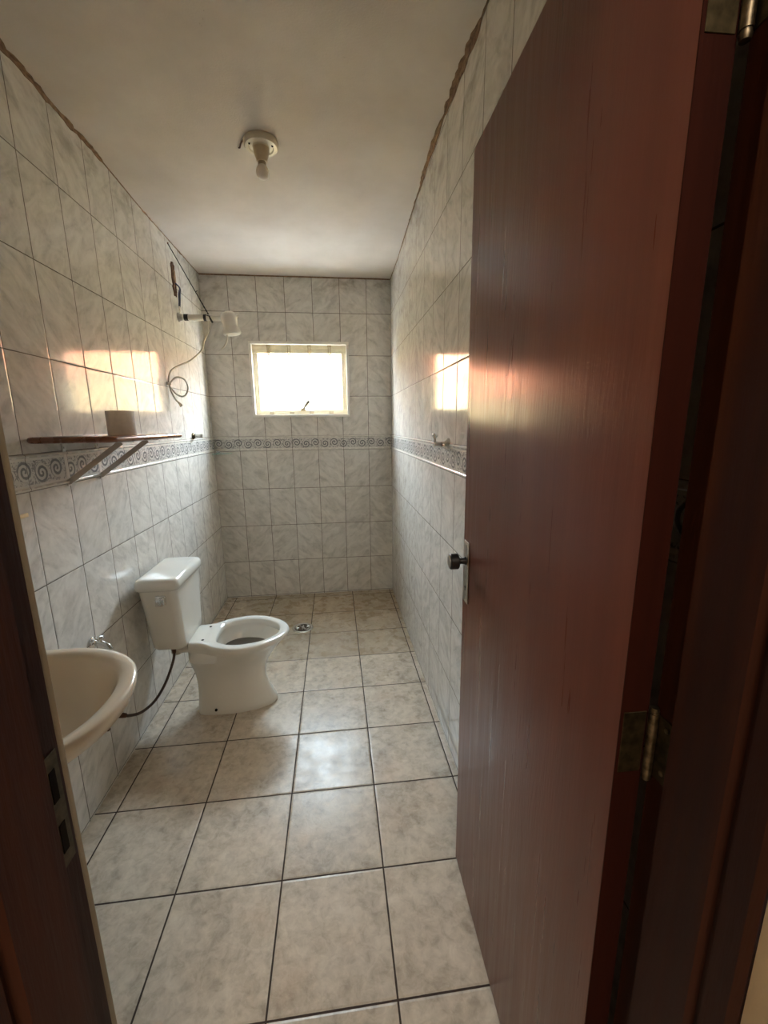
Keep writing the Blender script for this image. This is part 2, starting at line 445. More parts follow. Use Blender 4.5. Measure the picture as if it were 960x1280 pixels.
# ------------------------------------------------------------------ door frame
def jamb(name, x, s):
    # cross-section in plan, extruded: rebate, stop, groove and casing
    prof = [(0, -2.97), (0, -3.003), (-.012, -3.006), (-.012, -3.074), (-.004, -3.079), (-.004, -3.083), (-.008, -3.086), (-.008, -3.110), (0, -3.115), (.029, -3.115), (.029, -2.97)]
    b = B(); rows = [[b.verts.new((x+s*o, y, z)) for o, y in prof] for z in (0, 2.055)]
    n = len(prof)
    for k in range(n): b.faces.new((rows[0][k], rows[0][(k+1) % n], rows[1][(k+1) % n], rows[1][k]))
    b.faces.new(rows[0]); b.faces.new(rows[1])
    return struct(name, b, M_JAMB, 0)
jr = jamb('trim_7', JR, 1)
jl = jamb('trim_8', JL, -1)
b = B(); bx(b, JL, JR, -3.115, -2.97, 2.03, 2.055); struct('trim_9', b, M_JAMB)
# strike plate with two mortices in the left jamb
b = B(); bx(b, JL, JL+.0016, -2.993, -2.975, .945, 1.075, .0007, 1)
sp = finish('strike_plate', b, M_PATINA, jl, smooth=0); sp['label'] = 'tarnished strike plate'
for z0, z1 in ((1.022, 1.058), (.962, .996)):
    b = B(); bx(b, JL+.0008, JL+.0022, -2.991, -2.982, z0, z1, .0004, 1); finish('latch_hole', b, M_DARK, sp, smooth=0)
# hinge plates let into the right jamb
for zc in (1.005, 1.765):
    b = B(); bx(b, JR-.0016, JR, -3.001, -2.974, zc-.042, zc+.042, .0006, 1)
    hp = finish('hinge_plate', b, M_PATINA, jr, smooth=0)
    for dz in (-.028, .03):
        b = B(); lathe(b, [(.0001, 0), (.0035, 0), (.003, -.0012), (.0001, -.0014)], 'x', 12, (JR-.0017, -2.99, zc+dz)); finish('screw', b, M_BRASS, hp)

# ------------------------------------------------------------------ door leaf
ang = math.atan2(.663, .0115)
door = empty('door_1', (1.2555, -2.9665, .012), ang); door.rotation_euler[0] = -.003; door['kind'] = 'structure'
b = B(); bx(b, 0, .664, -.036, 0, 0, 1.992, .0015, 2)
leaf = finish('door_leaf', b, M_DOOR, door, smooth=30)
b = B(); bx(b, -.0008, .0006, -.0355, -.0004, .001, 1.991); finish('edge_shade_strip', b, M_EDGE_SHADE, door, smooth=0)  # thin strip over the hinge edge, coloured dark to stand for shade
b = B(); bx(b, .612, .652, 0, .003, .901, 1.072, .0012, 2)
lp = finish('lock_plate', b, M_STEEL, door, smooth=30); lp['label'] = 'long dull metal lock plate'
b = B(); lathe(b, [(.0001, .0025), (.0035, .0025), (.0035, .0036), (.0001, .0036)], 'y', 12, (.632, 0, .944)); bx(b, .6305, .6335, .0026, .0037, .934, .944); finish('keyhole', b, M_DARK, lp)
for zz in (.912, 1.062):
    b = B(); lathe(b, [(.0001, .0028), (.0032, .0028), (.0026, .0042), (.0001, .0045)], 'y', 10, (.632, 0, zz)); finish('screw', b, M_STEEL, lp)
kn = empty('door_knob'); kn.parent = door; kn.location = (.632, 0, 1.018)
bpy.data.objects.remove(kn)
b = B(); lathe(b, [(.0001, .003), (.0115, .003), (.0105, .006), (.0085, .009), (.0078, .020), (.010, .0225), (.0195, .024), (.0215, .0265), (.0215, .045), (.019, .0475), (.0001, .0480)], 'y', 36, (.632, 0, 1.018))
kb = finish('door_knob', b, M_BLACK, door, smooth=35); kb['label'] = 'small dark round door knob'
b = B(); lathe(b, [(.0001, .0478), (.0165, .0478), (.0165, .0488), (.015, .0494), (.0001, .0494)], 'y', 32, (.632, 0, 1.018)); finish('knob_cap', b, M_STEEL, kb)
for zc in (1.005, 1.765):
    z = zc-.012
    b = B(); tube(b, [(-.006, -.039, z-.042), (-.006, -.039, z+.042)], .0055, 12)
    hg = finish('hinge', b, M_BRASS, door)
    b = B(); bx(b, -.0018, -.0004, -.033, -.004, z-.042, z+.042, .0004, 1); finish('hinge_leaf', b, M_PATINA, hg, smooth=0)
    for dz in (-.046, .046):
        b = B(); lathe(b, [(.0001, -.004), (.0045, -.004), (.0055, 0), (.0045, .004), (.0001, .004)], 'z', 12, (-.006, -.039, z+dz)); finish('pin_tip', b, M_BRASS, hg)

# ------------------------------------------------------------------ window
win = empty('window_1', ((WX0+WX1)/2, 0, WZ0)); win['kind'] = 'structure'
wc = Vector(win.location)
def ringbox(b, x0, x1, z0, z1, t, y0, y1, bev=.002):
    bx(b, x0, x1, y0, y1, z0, z0+t, bev); bx(b, x0, x1, y0, y1, z1-t, z1, bev)
    bx(b, x0, x0+t, y0, y1, z0+t*.98, z1-t*.98, bev); bx(b, x1-t, x1, y0, y1, z0+t*.98, z1-t*.98, bev)
def wp(name, b, mat, smooth=30, par=None):
    for v in b.verts: v.co -= wc
    return finish(name, b, mat, par or win, smooth=smooth)
b = B(); ringbox(b, WX0-.006, WX1+.006, WZ0-.006, WZ1+.006, .020, -.010, .03); wf = wp('window_frame', b, M_WHITEPAINT)
b = B(); ringbox(b, WX0+.002, WX1-.002, WZ0+.002, WZ1-.002, .016, .03, .14); wp('window_reveal', b, M_CREAM)
GX0, GX1, GZ0, GZ1 = WX0+.014, WX1-.014, WZ0+.014, WZ1-.014
b = B(); bx(b, GX0, GX1, .030, .056, GZ1-.058, GZ1, .003); bx(b, GX0, GX1, .030, .056, GZ0, GZ0+.034, .003)
bx(b, GX0, GX0+.036, .0305, .056, GZ0+.034, GZ1-.058, .003); bx(b, GX1-.036, GX1, .0305, .056, GZ0+.034, GZ1-.058, .003)
bx(b, GX0+.016, GX1-.016, .024, .032, GZ1-.030, GZ1-.022, .002); sash = wp('window_sash', b, M_CREAM)
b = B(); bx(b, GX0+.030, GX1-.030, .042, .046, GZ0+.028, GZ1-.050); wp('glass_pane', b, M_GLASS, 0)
for i in range(4):
    xx = GX0+.120+i*(GX1-GX0-.245)/3
    b = B(); bx(b, xx-.015, xx+.015, .014, .030, GZ1-.012, GZ1-.001, .002); bx(b, xx-.012, xx-.006, .020, .030, GZ1-.066, GZ1-.010, .002); bx(b, xx+.006, xx+.012, .020, .030, GZ1-.066, GZ1-.010, .002)
    bx(b, xx-.010, xx+.010, .019, .030, GZ1-.072, GZ1-.062, .002)
    wp('window_clip', b, M_CLIP)
    b = B(); bx(b, xx-.018, xx+.018, .018, .030, GZ0+.004, GZ0+.024, .003); wp('window_catch', b, M_CLIP)
b = B(); tube(b, [(.690, .030, 1.518), (.700, .010, 1.536), (.722, .002, 1.562), (.736, .000, 1.580)], [.007, .009, .013, .012], 10)
lv = wp('window_lever', b, M_LEVER); lv['label'] = 'small grey window lever'
b = B(); bx(b, .668, .706, .020, .034, 1.502, 1.526, .003); wp('lever_base', b, M_CLIP, 30, None)

# outside: neighbour's sunlit wall with a clay coping, and the yard
tag(struct('ground_outside', bx(B(), -6, 8, .15, 9, -.6, -.45), plaster('yard_concrete', lin((222, 224, 228)), lin((232, 234, 238)), False)), None, None, None, 'structure')
ow = struct('wall_outside', bx(B(), -6, 8, 3.2, 3.4, -.5, 2.08), plaster('neighbour_wall', lin((120, 96, 44)), lin((128, 103, 50)), False))
b = B(); bx(b, -6, 8, 3.12, 3.5, 2.08, 2.50, .02)
finish('coping', b, plain('clay_coping', lin((178, 92, 36)), .8, 0, .1, 8), ow, smooth=30)

# ------------------------------------------------------------------ ceiling lamp
lx, ly = .668, -1.396; lz = ceil_z(lx, ly)-.001
lamp = tag(empty('ceiling_light', (lx, ly, lz)), 'round cream bulb holder with a small opal bulb on the ceiling', 'ceiling light')
b = B(); lathe(b, [(.0001, .004), (.066, .004), (.069, -.004), (.068, -.014), (.062, -.020), (.050, -.021), (.046, -.017), (.034, -.018), (.030, -.024), (.0001, -.024)], 'z', 48); finish('ceiling_plate', b, M_LAMPBASE, lamp)
b = B(); lathe(b, [(.0001, -.02), (.031, -.02), (.0315, -.032), (.028, -.046), (.0225, -.060), (.0215, -.068), (.0195, -.070), (.0001, -.070)], 'z', 36); finish('lamp_socket', b, M_SOCKET, lamp)
b = B(); lathe(b, [(.0001, -.066), (.0155, -.066), (.0160, -.080), (.0155, -.084), (.0001, -.084)], 'z', 32); finish('bulb_collar', b, plain('bulb_collar_grey', lin((168, 152, 130)), .4), lamp)
b = B(); lathe(b, [(.0001, -.082), (.0158, -.082), (.021, -.090), (.0250, -.100), (.0258, -.108), (.0245, -.117), (.020, -.1255), (.013, -.1305), (.006, -.1325), (.0001, -.133)], 'z', 36); finish('bulb', b, M_BULB, lamp)
for a in (.35, PI-.55):
    b = B(); lathe(b, [(.0001, -.0175), (.004, -.0175), (.0036, -.0225), (.0001, -.0228)], 'z', 10, (.049*math.cos(a), -.049*math.sin(a), -.001)); finish('mounting_screw', b, M_DARK, lamp)
b = B(); tube(b, spline([(-.060, -.020, -.002), (-.070, -.012, -.008), (-.078, .004, -.007), (-.086, .020, -.012), (-.092, .030, -.008)], 5), .0028, 8); finish('loose_wire', b, M_RUST, lamp)

# ------------------------------------------------------------------ toilet
YT = -1.385
toilet = tag(empty('toilet', (0, YT, 0)), 'white ceramic toilet without a seat, its cistern against the left wall', 'toilet')
def half(pts, n=40):
    """closed outline from half profile points (x, half-width), back to front"""
    s = spline([(x, h, 0) for x, h in pts], 10)
    L = [0]
    for a, c in zip(s, s[1:]): L.append(L[-1]+(c-a).length)
    out = []; j = 0
    for i in range(n):
        t = L[-1]*i/(n-1)
        while j < len(L)-2 and L[j+1] < t: j += 1
        f = (t-L[j])/max(1e-9, L[j+1]-L[j]); p = s[j].lerp(s[j+1], min(1, f)); out.append((p.x, max(0.0, p.y)))
    return out
def outline(pts, z, n=40, dz=None):
    h = half(pts, n)
    full = [(x, y) for x, y in h]+[(x, -y) for x, y in h[-2:0:-1]]
    return [(x, y, z) for x, y in full]
def ped(xb, xf, w, e=.0):
    L = xf-xb
    return [(xb, 0), (xb+.002, w*.45), (xb+.012, w*.80), (xb+L*.16, w*.96), (xb+L*.42, w), (xb+L*.70, w*.86), (xb+L*.88, w*.58), (xb+L*.97, w*.30), (xf, 0)]
def rim(xb, xf, hb, w, g=0.0):
    return [(xb, 0), (xb, hb*.55), (xb+.003, hb*.96), (xb+.03, hb), (xb+.075, hb*1.10), (xb+.135, w*.84), (xb+.215, w*.985), (xb+.27, w), (xf-.115, w*.86), (xf-.045, w*.56), (xf-.010, w*.25), (xf, 0)]
rings = [outline(ped(.203, .580, .094), 0.0), outline(ped(.201, .584, .097), .012), outline(ped(.203, .580, .096), .028), outline(ped(.206, .565, .093), .055),
         outline(ped(.208, .546, .089), .095), outline(ped(.209, .532, .087), .145), outline(ped(.208, .532, .090), .190), outline(ped(.204, .545, .102), .230),
         outline(ped(.200, .570, .122), .270), outline(ped(.198, .605, .148), .310),
         outline(rim(.196, .628, .098, .160), .340), outline(rim(.196, .648, .100, .172), .358), outline(rim(.196, .660, .100, .179), .372),
         outline(rim(.196, .662, .100, .180), .382), outline(rim(.198, .659, .098, .1775), .389), outline(rim(.202, .652, .094, .171), .392)]
def egg(x0, x1, w, z):
    return outline([(x0, 0), (x0+.004, w*.40), (x0+.022, w*.72), (x0+(x1-x0)*.25, w*.95), (x0+(x1-x0)*.48, w), (x0+(x1-x0)*.74, w*.84), (x1-.022, w*.50), (x1-.004, w*.22), (x1, 0)], z)
rings += [egg(.312, .618, .136, .3915), egg(.316, .614, .132, .387), egg(.318, .612, .130, .365), egg(.312, .618, .134, .352), egg(.320, .585, .118, .32), egg(.335, .535, .090, .27), egg(.36, .50, .065, .235), egg(.39, .48, .045, .215)]
b = B(); loft(b, rings, True, True, True)
bowl = finish('bowl', b, M_PORC, toilet, smooth=50)
b = B(); loft(b, [egg(.326, .566, .106, .300), egg(.326, .566, .106, .3005)]); finish('water', b, M_WATER, bowl)
for s in (-1, 1):
    b = B(); lathe(b, [(.0001, .3905), (.0065, .3905), (.0062, .3930), (.0001, .3932)], 'z', 14, (.262, s*.068, 0)); finish('seat_bolt_hole', b, M_DARK, bowl)
b = B(); lathe(b, [(.0001, -.004), (.007, -.004), (.006, .002), (.0001, .003)], 'y', 12, (.300, -.0985, .030))
for v in b.verts: v.co.y = -.0985-(v.co.y+.0985)*1.0
finish('floor_bolt', b, M_DARK, bowl)
def rrect(x0, x1, y0, y1, r, z, n=7):
    out = []
    for cx, cy, a0 in ((x1-r, y1-r, 0), (x0+r, y1-r, PI/2), (x0+r, y0+r, PI), (x1-r, y0+r, 1.5*PI)):
        out += [(cx+r*math.cos(a0+PI/2*i/n), cy+r*math.sin(a0+PI/2*i/n), z) for i in range(n+1)]
    return out
# cistern, narrower at its foot; its foot sits behind the bowl's rear deck
rings = [rrect(.075, .180, -.110, .120, .03, .380), rrect(.062, .198, -.125, .140, .035, .384), rrect(.056, .2015, -.132, .150, .036, .394), rrect(.053, .2025, -.137, .157, .036, .43), rrect(.045, .2020, -.150, .170, .034, .56), rrect(.038, .2010, -.162, .180, .032, .675), rrect(.038, .2010, -.163, .181, .032, .686)]
b = B(); loft(b, rings); tank = finish('cistern', b, M_PORC, toilet, smooth=40)
rings = [rrect(.030, .208, -.166, .186, .030, .685), rrect(.026, .214, -.172, .192, .034, .690), rrect(.025, .216, -.174, .194, .034, .705), rrect(.026, .214, -.172, .192, .034, .722), rrect(.032, .207, -.165, .185, .030, .732), rrect(.046, .192, -.150, .170, .024, .737)]
b = B(); loft(b, rings); finish('cistern_lid', b, M_PORC, tank, smooth=50)
b = B(); bx(b, .004, .045, -.06, .06, .58, .64, .004); finish('wall_bracket', b, M_STEEL, tank)
b = B(); bx(b, .116, .158, -.168, -.1575, .622, .664, .003)
fl = finish('flush_plate', b, M_CHROME, tank, smooth=30)
b = B(); bx(b, .118, .148, -.182, -.167, .622, .650, .003); bx(b, .146, .158, -.188, -.167, .626, .660, .003); finish('flush_lever', b, M_CHROME, fl, smooth=30)
b = B(); lathe(b, [(.0001, .352), (.012, .352), (.013, .358), (.013, .372), (.010, .380), (.0001, .380)], 'z', 14, (.125, -.062, 0)); finish('inlet_nut', b, M_RUST, tank)
b = B(); tube(b, [(.115, .0, .300), (.115, .0, .379)], .028, 20); tube(b, spline([(.115, 0, .33), (.15, 0, .325), (.22, 0, .325)], 4), .026, 18); finish('flush_elbow', b, M_WHITEP, tank)

# braided supply hose looping from the cistern to the wall stub
hose = tag(empty('supply_hose', (.125, YT-.062, .35)), 'dark braided water hose looping from the cistern down to the left wall', 'hose')
def rel(o, pts): return [Vector(p)-Vector(o.location) for p in pts]
hp_ = spline([(.125, YT-.062, .351), (.124, YT-.064, .325), (.118, YT-.085, .285), (.102, YT-.145, .225), (.085, YT-.225, .195), (.062, YT-.300, .197), (.040, YT-.350, .220), (.014, YT-.362, .232)], 8)
b = B(); tube(b, rel(hose, hp_), .0062, 12); finish('hose_line', b, M_HOSE, hose)
b = B(); tube(b, rel(hose, [(.125, YT-.062, .351), (.1245, YT-.063, .334)]), .0092, 8); finish('hose_nut', b, M_RUST, hose)
b = B(); tube(b, rel(hose, [(.004, YT-.362, .233), (.018, YT-.361, .231), (.030, YT-.358, .227)]), [.0105, .0105, .0085], 10); finish('hose_nut', b, M_RUST, hose)

# ------------------------------------------------------------------ wash basin (hung on the left wall)
YB = -2.485
basin = tag(empty('wash_basin', (0, YB, .80)), 'off-white wall-hung wash basin half hidden behind the left door jamb', 'wash basin')
def sup(cx, rx, ry, z, e=.90, n=64):
    out = []
    for i in range(n):
        a = 2*PI*i/n; c, s = math.cos(a), math.sin(a)
        x = cx+rx*math.copysign(abs(c)**e, c); y = ry*math.copysign(abs(s)**e, s)
        out.append((max(.004, x), y, z))
    return out
rings = [sup(.10, .05, .05, -.165), sup(.11, .115, .115, -.155), sup(.13, .185, .185, -.115), sup(.150, .228, .222, -.072), sup(.162, .250, .240, -.050), sup(.167, .258, .245, -.040), sup(.170, .264, .250, -.015), sup(.170, .265, .251, -.004), sup(.170, .262, .248, 0.0), sup(.170, .256, .242, .002),
         sup(.172, .228, .216, -.003), sup(.174, .218, .206, -.012), sup(.176, .206, .196, -.035), sup(.178, .186, .178, -.070), sup(.178, .150, .145, -.105), sup(.178, .09, .09, -.124), sup(.178, .03, .03, -.128)]
rings = [[(max(x, .004 if i < 10 else .055), y, z) for x, y, z in r] for i, r in enumerate(rings)]
b = B(); loft(b, rings); finish('basin_bowl', b, M_PORC2, basin, smooth=50)
b = B(); lathe(b, [(.0001, -.1275), (.021, -.1275), (.0225, -.1255), (.016, -.124), (.0001, -.1255)], 'z', 24, (.178, 0, 0)); finish('drain_ring', b, M_CHROME, basin)
b = B(); tube(b, spline([(.10, 0, -.16), (.10, 0, -.25), (.085, 0, -.29), (.045, 0, -.30), (.006, 0, -.30)], 6), .017, 16); finish('waste_pipe', b, M_WHITEP, basin)

# rusty stub left of the hose end
tag(finish('pipe_stub', lathe(B(), [(.0001, .001), (.013, .001), (.012, .010), (.008, .012), (.008, .028), (.0001, .028)], 'x', 14, (0, -1.865, .262)), M_RUST), 'small rusty pipe stub in the left wall below the basin', 'pipe stub')

# chrome tap low on the left wall between basin and toilet
tp = tag(empty('wall_tap', (0, -1.835, .607)), 'chrome wall tap between the wash basin and the toilet', 'tap')
b = B(); lathe(b, [(.0001, .001), (.024, .001), (.0235, .005), (.018, .010), (.010, .013), (.0001, .013)], 'x', 28); finish('escutcheon', b, M_CHROME, tp)
b = B(); tube(b, spline([(.010, 0, 0), (.034, -.006, .001), (.058, -.014, -.006), (.072, -.020, -.020)], 6), [.0095]*12+[.010]*7, 14); finish('spout', b, M_CHROME, tp)
b = B(); lathe(b, [(.0001, .006), (.006, .006), (.006, .016), (.012, .017), (.013, .024), (.010, .028), (.0001, .029)], 'z', 18, (.034, -.006, 0)); finish('tap_handle', b, M_CHROME, tp)

# ------------------------------------------------------------------ shelf on two brackets, with a toilet roll
SY0, SY1, SD, SZ = -2.008, -1.405, .258, 1.3455
shelf = tag(empty('wall_shelf', (0, (SY0+SY1)/2, SZ)), 'brown wooden shelf with rounded corners on two grey brackets, left wall', 'shelf')
yc = (SY0+SY1)/2; hy = (SY1-SY0)/2
b = B()
def shp(ins, z): return [(max(x, .003), y, z) for x, y, _ in rrect(.003+ins, SD-ins, -hy+ins, hy-ins, .028, z)]
loft(b, [shp(.006, .0), shp(.0015, .003), shp(0, .009), shp(.0015, .016), shp(.006, .019)]); finish('shelf_board', b, M_SHELF, shelf, smooth=50)
for yy in (-1.82, -1.614):
    e = yy-yc
    b = B(); bx(b, .001, .0045, e-.009, e+.009, -.150, -.001, .001); bx(b, .001, .235, e-.008, e+.008, -.0045, -.0008, .001)
    br = finish('bracket', b, M_BRACKET, shelf, smooth=0)
    b = B()
    pa, pb = Vector((.004, e, -.138)), Vector((.190, e, -.004)); dr = (pb-pa).normalized(); nn = Vector((-dr.z, 0, dr.x))
    vs = [[b.verts.new(p+nn*t+Vector((0, w, 0))) for t, w in ((-.009, -.0025), (.009, -.0025), (.009, .0025), (-.009, .0025))] for p in (pa, pb)]
    for k in range(4): b.faces.new((vs[0][k], vs[0][(k+1) % 4], vs[1][(k+1) % 4], vs[1][k]))
    b.faces.new(vs[0]); b.faces.new(vs[1]); finish('brace', b, M_BRACKET, br, smooth=0)
    for dz in (-.020, -.143):
        b = B(); lathe(b, [(.0001, .004), (.0042, .004), (.0035, .0062), (.0001, .0066)], 'x', 10, (0, e, dz)); finish('screw', b, M_STEEL, br)
roll = tag(empty('toilet_roll', (.166, -1.75, SZ+.0195)), 'white toilet paper roll standing on the brown shelf', 'toilet paper')
b = B(); N = 40
prof = [(.0195, 0), (.0440, 0), (.0452, .0015), (.0450, .05), (.0452, .082), (.0440, .0835), (.0195, .0835)]
lathe_r = [[(r*math.cos(2*PI*i/N), r*math.sin(2*PI*i/N), h) for i in range(N)] for r, h in prof]
loft(b, lathe_r+[lathe_r[0]], True, False, False); bmesh.ops.remove_doubles(b, verts=b.verts, dist=1e-5); finish('paper', b, M_PAPER, roll, smooth=40)
b = B(); pr = [(.0165, .0005), (.0194, .0005), (.0194, .083), (.0165, .083)]
rr = [[(r*math.cos(2*PI*i/24), r*math.sin(2*PI*i/24), h) for i in range(24)] for r, h in pr]
loft(b, rr+[rr[0]], True, False, False); bmesh.ops.remove_doubles(b, verts=b.verts, dist=1e-5); finish('cardboard_core', b, plain('cardboard', lin((164, 134, 98)), .9), roll, smooth=40)

# chrome stub of a shower valve above the border, left wall
vv = tag(empty('shower_valve', (0, -.470, 1.332)), 'dark-collared valve stub without handle past the shelf, left wall', 'valve')
b = B(); lathe(b, [(.0001, .001), (.021, .001), (.022, .005), (.016, .011), (.013, .012), (.0125, .018), (.0001, .018)], 'x', 24); finish('escutcheon', b, M_PATINA, vv)
b = B(); lathe(b, [(.0001, .016), (.0105, .016), (.011, .024), (.0125, .026), (.0125, .060), (.011, .063), (.0001, .063)], 'x', 18); finish('valve_stem', b, M_STEEL, vv)

# corner soap holder on the back wall
sh = tag(empty('soap_holder', (.018, -.026, 1.196)), 'small chrome holder with a pale green glass shelf, far left corner', 'soap holder')
b = B(); lathe(b, [(.0001, .019), (.017, .019), (.017, .012), (.011, .004), (.011, -.014), (.0001, -.014)], 'y', 20); bx(b, .004, .034, -.018, -.006, -.004, .010, .002); finish('clamp', b, M_CHROME, sh)
b = B(); q = [(-.010, .018), (.115, .018), (.112, -.004), (.095, -.038), (.06, -.068), (.0, -.075), (-.012, -.07)]
loft(b, [[(x, y, -.009) for x, y in q], [(x, y, -.004) for x, y in q]]); finish('glass_shelf', b, M_GLASSG, sh, smooth=0)

# robe hook on the right wall
hk = tag(empty('wall_hook', (W, -1.722, 1.310)), 'tarnished chrome wall hook with flared base and upturned knob, right wall', 'hook')
b = B(); lathe(b, [(.0001, -.001), (.027, -.001), (.026, -.005), (.018, -.012), (.0135, -.022), (.0120, -.034), (.0115, -.060), (.008, -.063), (.0001, -.063)], 'x', 28); finish('hook_base', b, M_CHROME, hk)
b = B(); tube(b, [(-.056, 0, -.002), (-.057, 0, .018), (-.057, 0, .030)], [.006, .0045, .005], 12); finish('hook_arm', b, M_STEEL, hk)
b = B(); lathe(b, [(.0001, .029), (.007, .029), (.012, .035), (.013, .041), (.010, .046), (.0001, .048)], 'z', 18, (-.057, 0, 0)); finish('hook_knob', b, M_CHROME, hk)

# dab of old glue by the door
tag(finish('glue_dab', bx(B(), .0, .004, -2.074, -2.036, 1.132, 1.144, .0018), M_YELLOW, smooth=40), 'yellowish dab of old glue on left wall tile by the door', 'glue mark')

# ------------------------------------------------------------------ shower
shower = tag(empty('electric_shower', (0, -.515, 2.046)), 'white electric shower on a taped arm with a thin tied hose, left wall', 'shower')
b = B(); lathe(b, [(.0001, .001), (.026, .001), (.026, .004), (.021, .010), (.018, .026), (.0001, .026)], 'x', 24); finish('wall_flange', b, plain('grey_flange', lin((172, 168, 160)), .3), shower)
b = B(); tube(b, [(.02, 0, 0), (.10, 0, 0), (.16, 0, -.001), (.215, 0, -.004), (.262, 0, -.004)], [.0165, .0180, .0165, .0145, .0150], 18); finish('shower_arm', b, M_WHITEP, shower)
for xa, w in ((.036, .024), (.150, .016)):
    b = B(); tube(b, [(xa, 0, 0), (xa+w, 0, 0)], .0198, 18); finish('tape_band', b, M_TAPE, shower)
# head: bell body narrowing then flaring into the rose, leaning outwards
b = B(); lathe(b, [(.0001, .050), (.028, .049), (.042, .044), (.049, .034), (.050, .010), (.046, -.012), (.044, -.028), (.047, -.044), (.054, -.056), (.056, -.070), (.052, -.078), (.0001, -.079)], 'z', 40)
hd = finish('shower_head', b, M_WHITEP, shower, loc=(.300, 0, -.014), rot=(0, -.14, 0), smooth=50)
b = B(); lathe(b, [(.0001, -.0785), (.049, -.0785), (.048, -.0815), (.0001, -.083)], 'z', 32); finish('spray_plate', b, plain('spray_grey', lin((190, 188, 182)), .35), hd)
b = B(); lathe(b, [(.0001, 0), (.009, 0), (.009, .010), (.0001, .011)], 'x', 12, (.048, 0, .022)); finish('selector_knob', b, M_WHITEP, hd)
b = B(); tube(b, [Vector((.165, -.004, .010)), Vector((.186, -.010, .006)), Vector((.196, -.018, -.018)), Vector((.205, -.018, -.032))], .006, 10); finish('clip_band', b, M_TAPE, shower)

# black cable strung from the top of the wall
cab = tag(empty('support_cable', (0, -.573, 2.431)), 'black cable strung from wall top down to the shower arm', 'cable')
c0, c1 = Vector((0.002, 0, 0)), Vector((.186, .030, -.372)); pts = []; p2 = []
for i in range(41):
    t = i/40; p = c0.lerp(c1, t); k = 0 if t < .68 else (t-.68)/.32
    a = t*60; pts.append(p+Vector((.0035*math.cos(a), .0035*math.sin(a), 0))*k); p2.append(p-Vector((.0035*math.cos(a), .0035*math.sin(a), 0))*k)
b = B(); tube(b, pts, .0026, 8); finish('cable', b, M_BLACK, cab)
b = B(); tube(b, p2[27:], .0022, 8); tube(b, [p2[27], p2[27]+Vector((.010, 0, .008))], .002, 6); finish('cable_tail', b, M_BLACK, cab)
b = B(); lathe(b, [(.0001, .001), (.006, .001), (.005, .006), (.0001, .007)], 'x', 10); finish('anchor', b, M_RUST, cab)

# broken-out electrical box with loose wires above the shower
box = tag(empty('junction_box', (0, -.530, 2.255)), 'rusty broken-out junction box with loose wires above the shower', 'junction box')
b = B(); rnd = random.Random(3); ol = []
for i in range(36):
    a = 2*PI*i/36; ol.append((.030*math.copysign(abs(math.cos(a))**.55, math.cos(a))*(1+rnd.uniform(-.25, .18)), .094*math.copysign(abs(math.sin(a))**.55, math.sin(a))*(1+rnd.uniform(-.10, .06))))
loft(b, [[(.0, y, z) for y, z in ol], [(.005, y*.97, z*.97) for y, z in ol], [(.005, y*.72, z*.82) for y, z in ol], [(.001, y*.66, z*.78) for y, z in ol]])
finish('box_rim', b, M_RUST, box, smooth=0)
b = B(); bx(b, .002, .010, -.010, .016, -.02, .05, .002); bx(b, .001, .006, -.014, -.004, -.06, .07, .001); finish('terminal_strip', b, M_MORTAR, box, smooth=0)
for dy, mt, sw in ((.010, M_BLACK, .012), (.016, M_BLUEWIRE, .020), (.004, M_BLUEWIRE, .004)):
    b = B(); tube(b, spline([(.006, dy, -.02), (.026, dy+.006, -.045), (.018, dy+sw, -.080), (.016, dy+sw*.8, -.120), (.014, dy+sw*.4, -.150), (.016, dy*.4+.004, -.172)], 6), .0026 if mt is M_BLUEWIRE else .004, 8); finish('wire', b, mt, box)
b = B(); tube(b, spline([(.016, .004, -.150), (.018, .006, -.170), (.015, .008, -.186)], 5), .0042, 8); finish('wire_nut', b, M_WHITEP, box)

# hand-shower hose: drops from the arm, swings to the wall and is tied in a loop there
P = [(.178, -.505, 2.030), (.174, -.510, 1.985), (.160, -.520, 1.945), (.140, -.530, 1.905), (.132, -.545, 1.860), (.116, -.580, 1.825), (.084, -.650, 1.775), (.045, -.735, 1.735), (.022, -.795, 1.700), (.012, -.815, 1.655), (.012, -.812, 1.628)]
b = B(); tube(b, rel(shower, spline(P, 8)), .0050, 10)
tube(b, rel(shower, spline([(.010, -.812, 1.628), (.040, -.775, 1.668), (.070, -.735, 1.660), (.080, -.720, 1.615), (.066, -.740, 1.570), (.038, -.775, 1.570), (.014, -.808, 1.612)], 8)), .0050, 10)
tube(b, rel(shower, spline([(.010, -.814, 1.640), (.014, -.806, 1.595), (.026, -.790, 1.550), (.040, -.778, 1.528)], 8)), .0050, 10)
hs = finish('shower_hose', b, M_TUBE, shower); hs['label'] = 'thin white hose tied in a bow at the wall'
b = B(); tube(b, rel(shower, [(.038, -.780, 1.531), (.045, -.773, 1.520), (.050, -.768, 1.510)]), [.0055, .0080, .0105], 12); finish('hose_coupling', b, M_TUBE, hs)
b = B(); tube(b, rel(shower, [(.001, -.818, 1.630), (.010, -.813, 1.630), (.018, -.808, 1.630)]), .009, 10); finish('hose_tie', b, M_TUBE, hs)
b = B(); tube(b, rel(shower, spline([(.262, -.520, 2.020), (.278, -.525, 1.985), (.284, -.525, 1.950), (.276, -.522, 1.910), (.255, -.515, 1.880), (.238, -.510, 1.868)], 8)), .0050, 10); finish('hose_offcut', b, M_TUBE, shower)

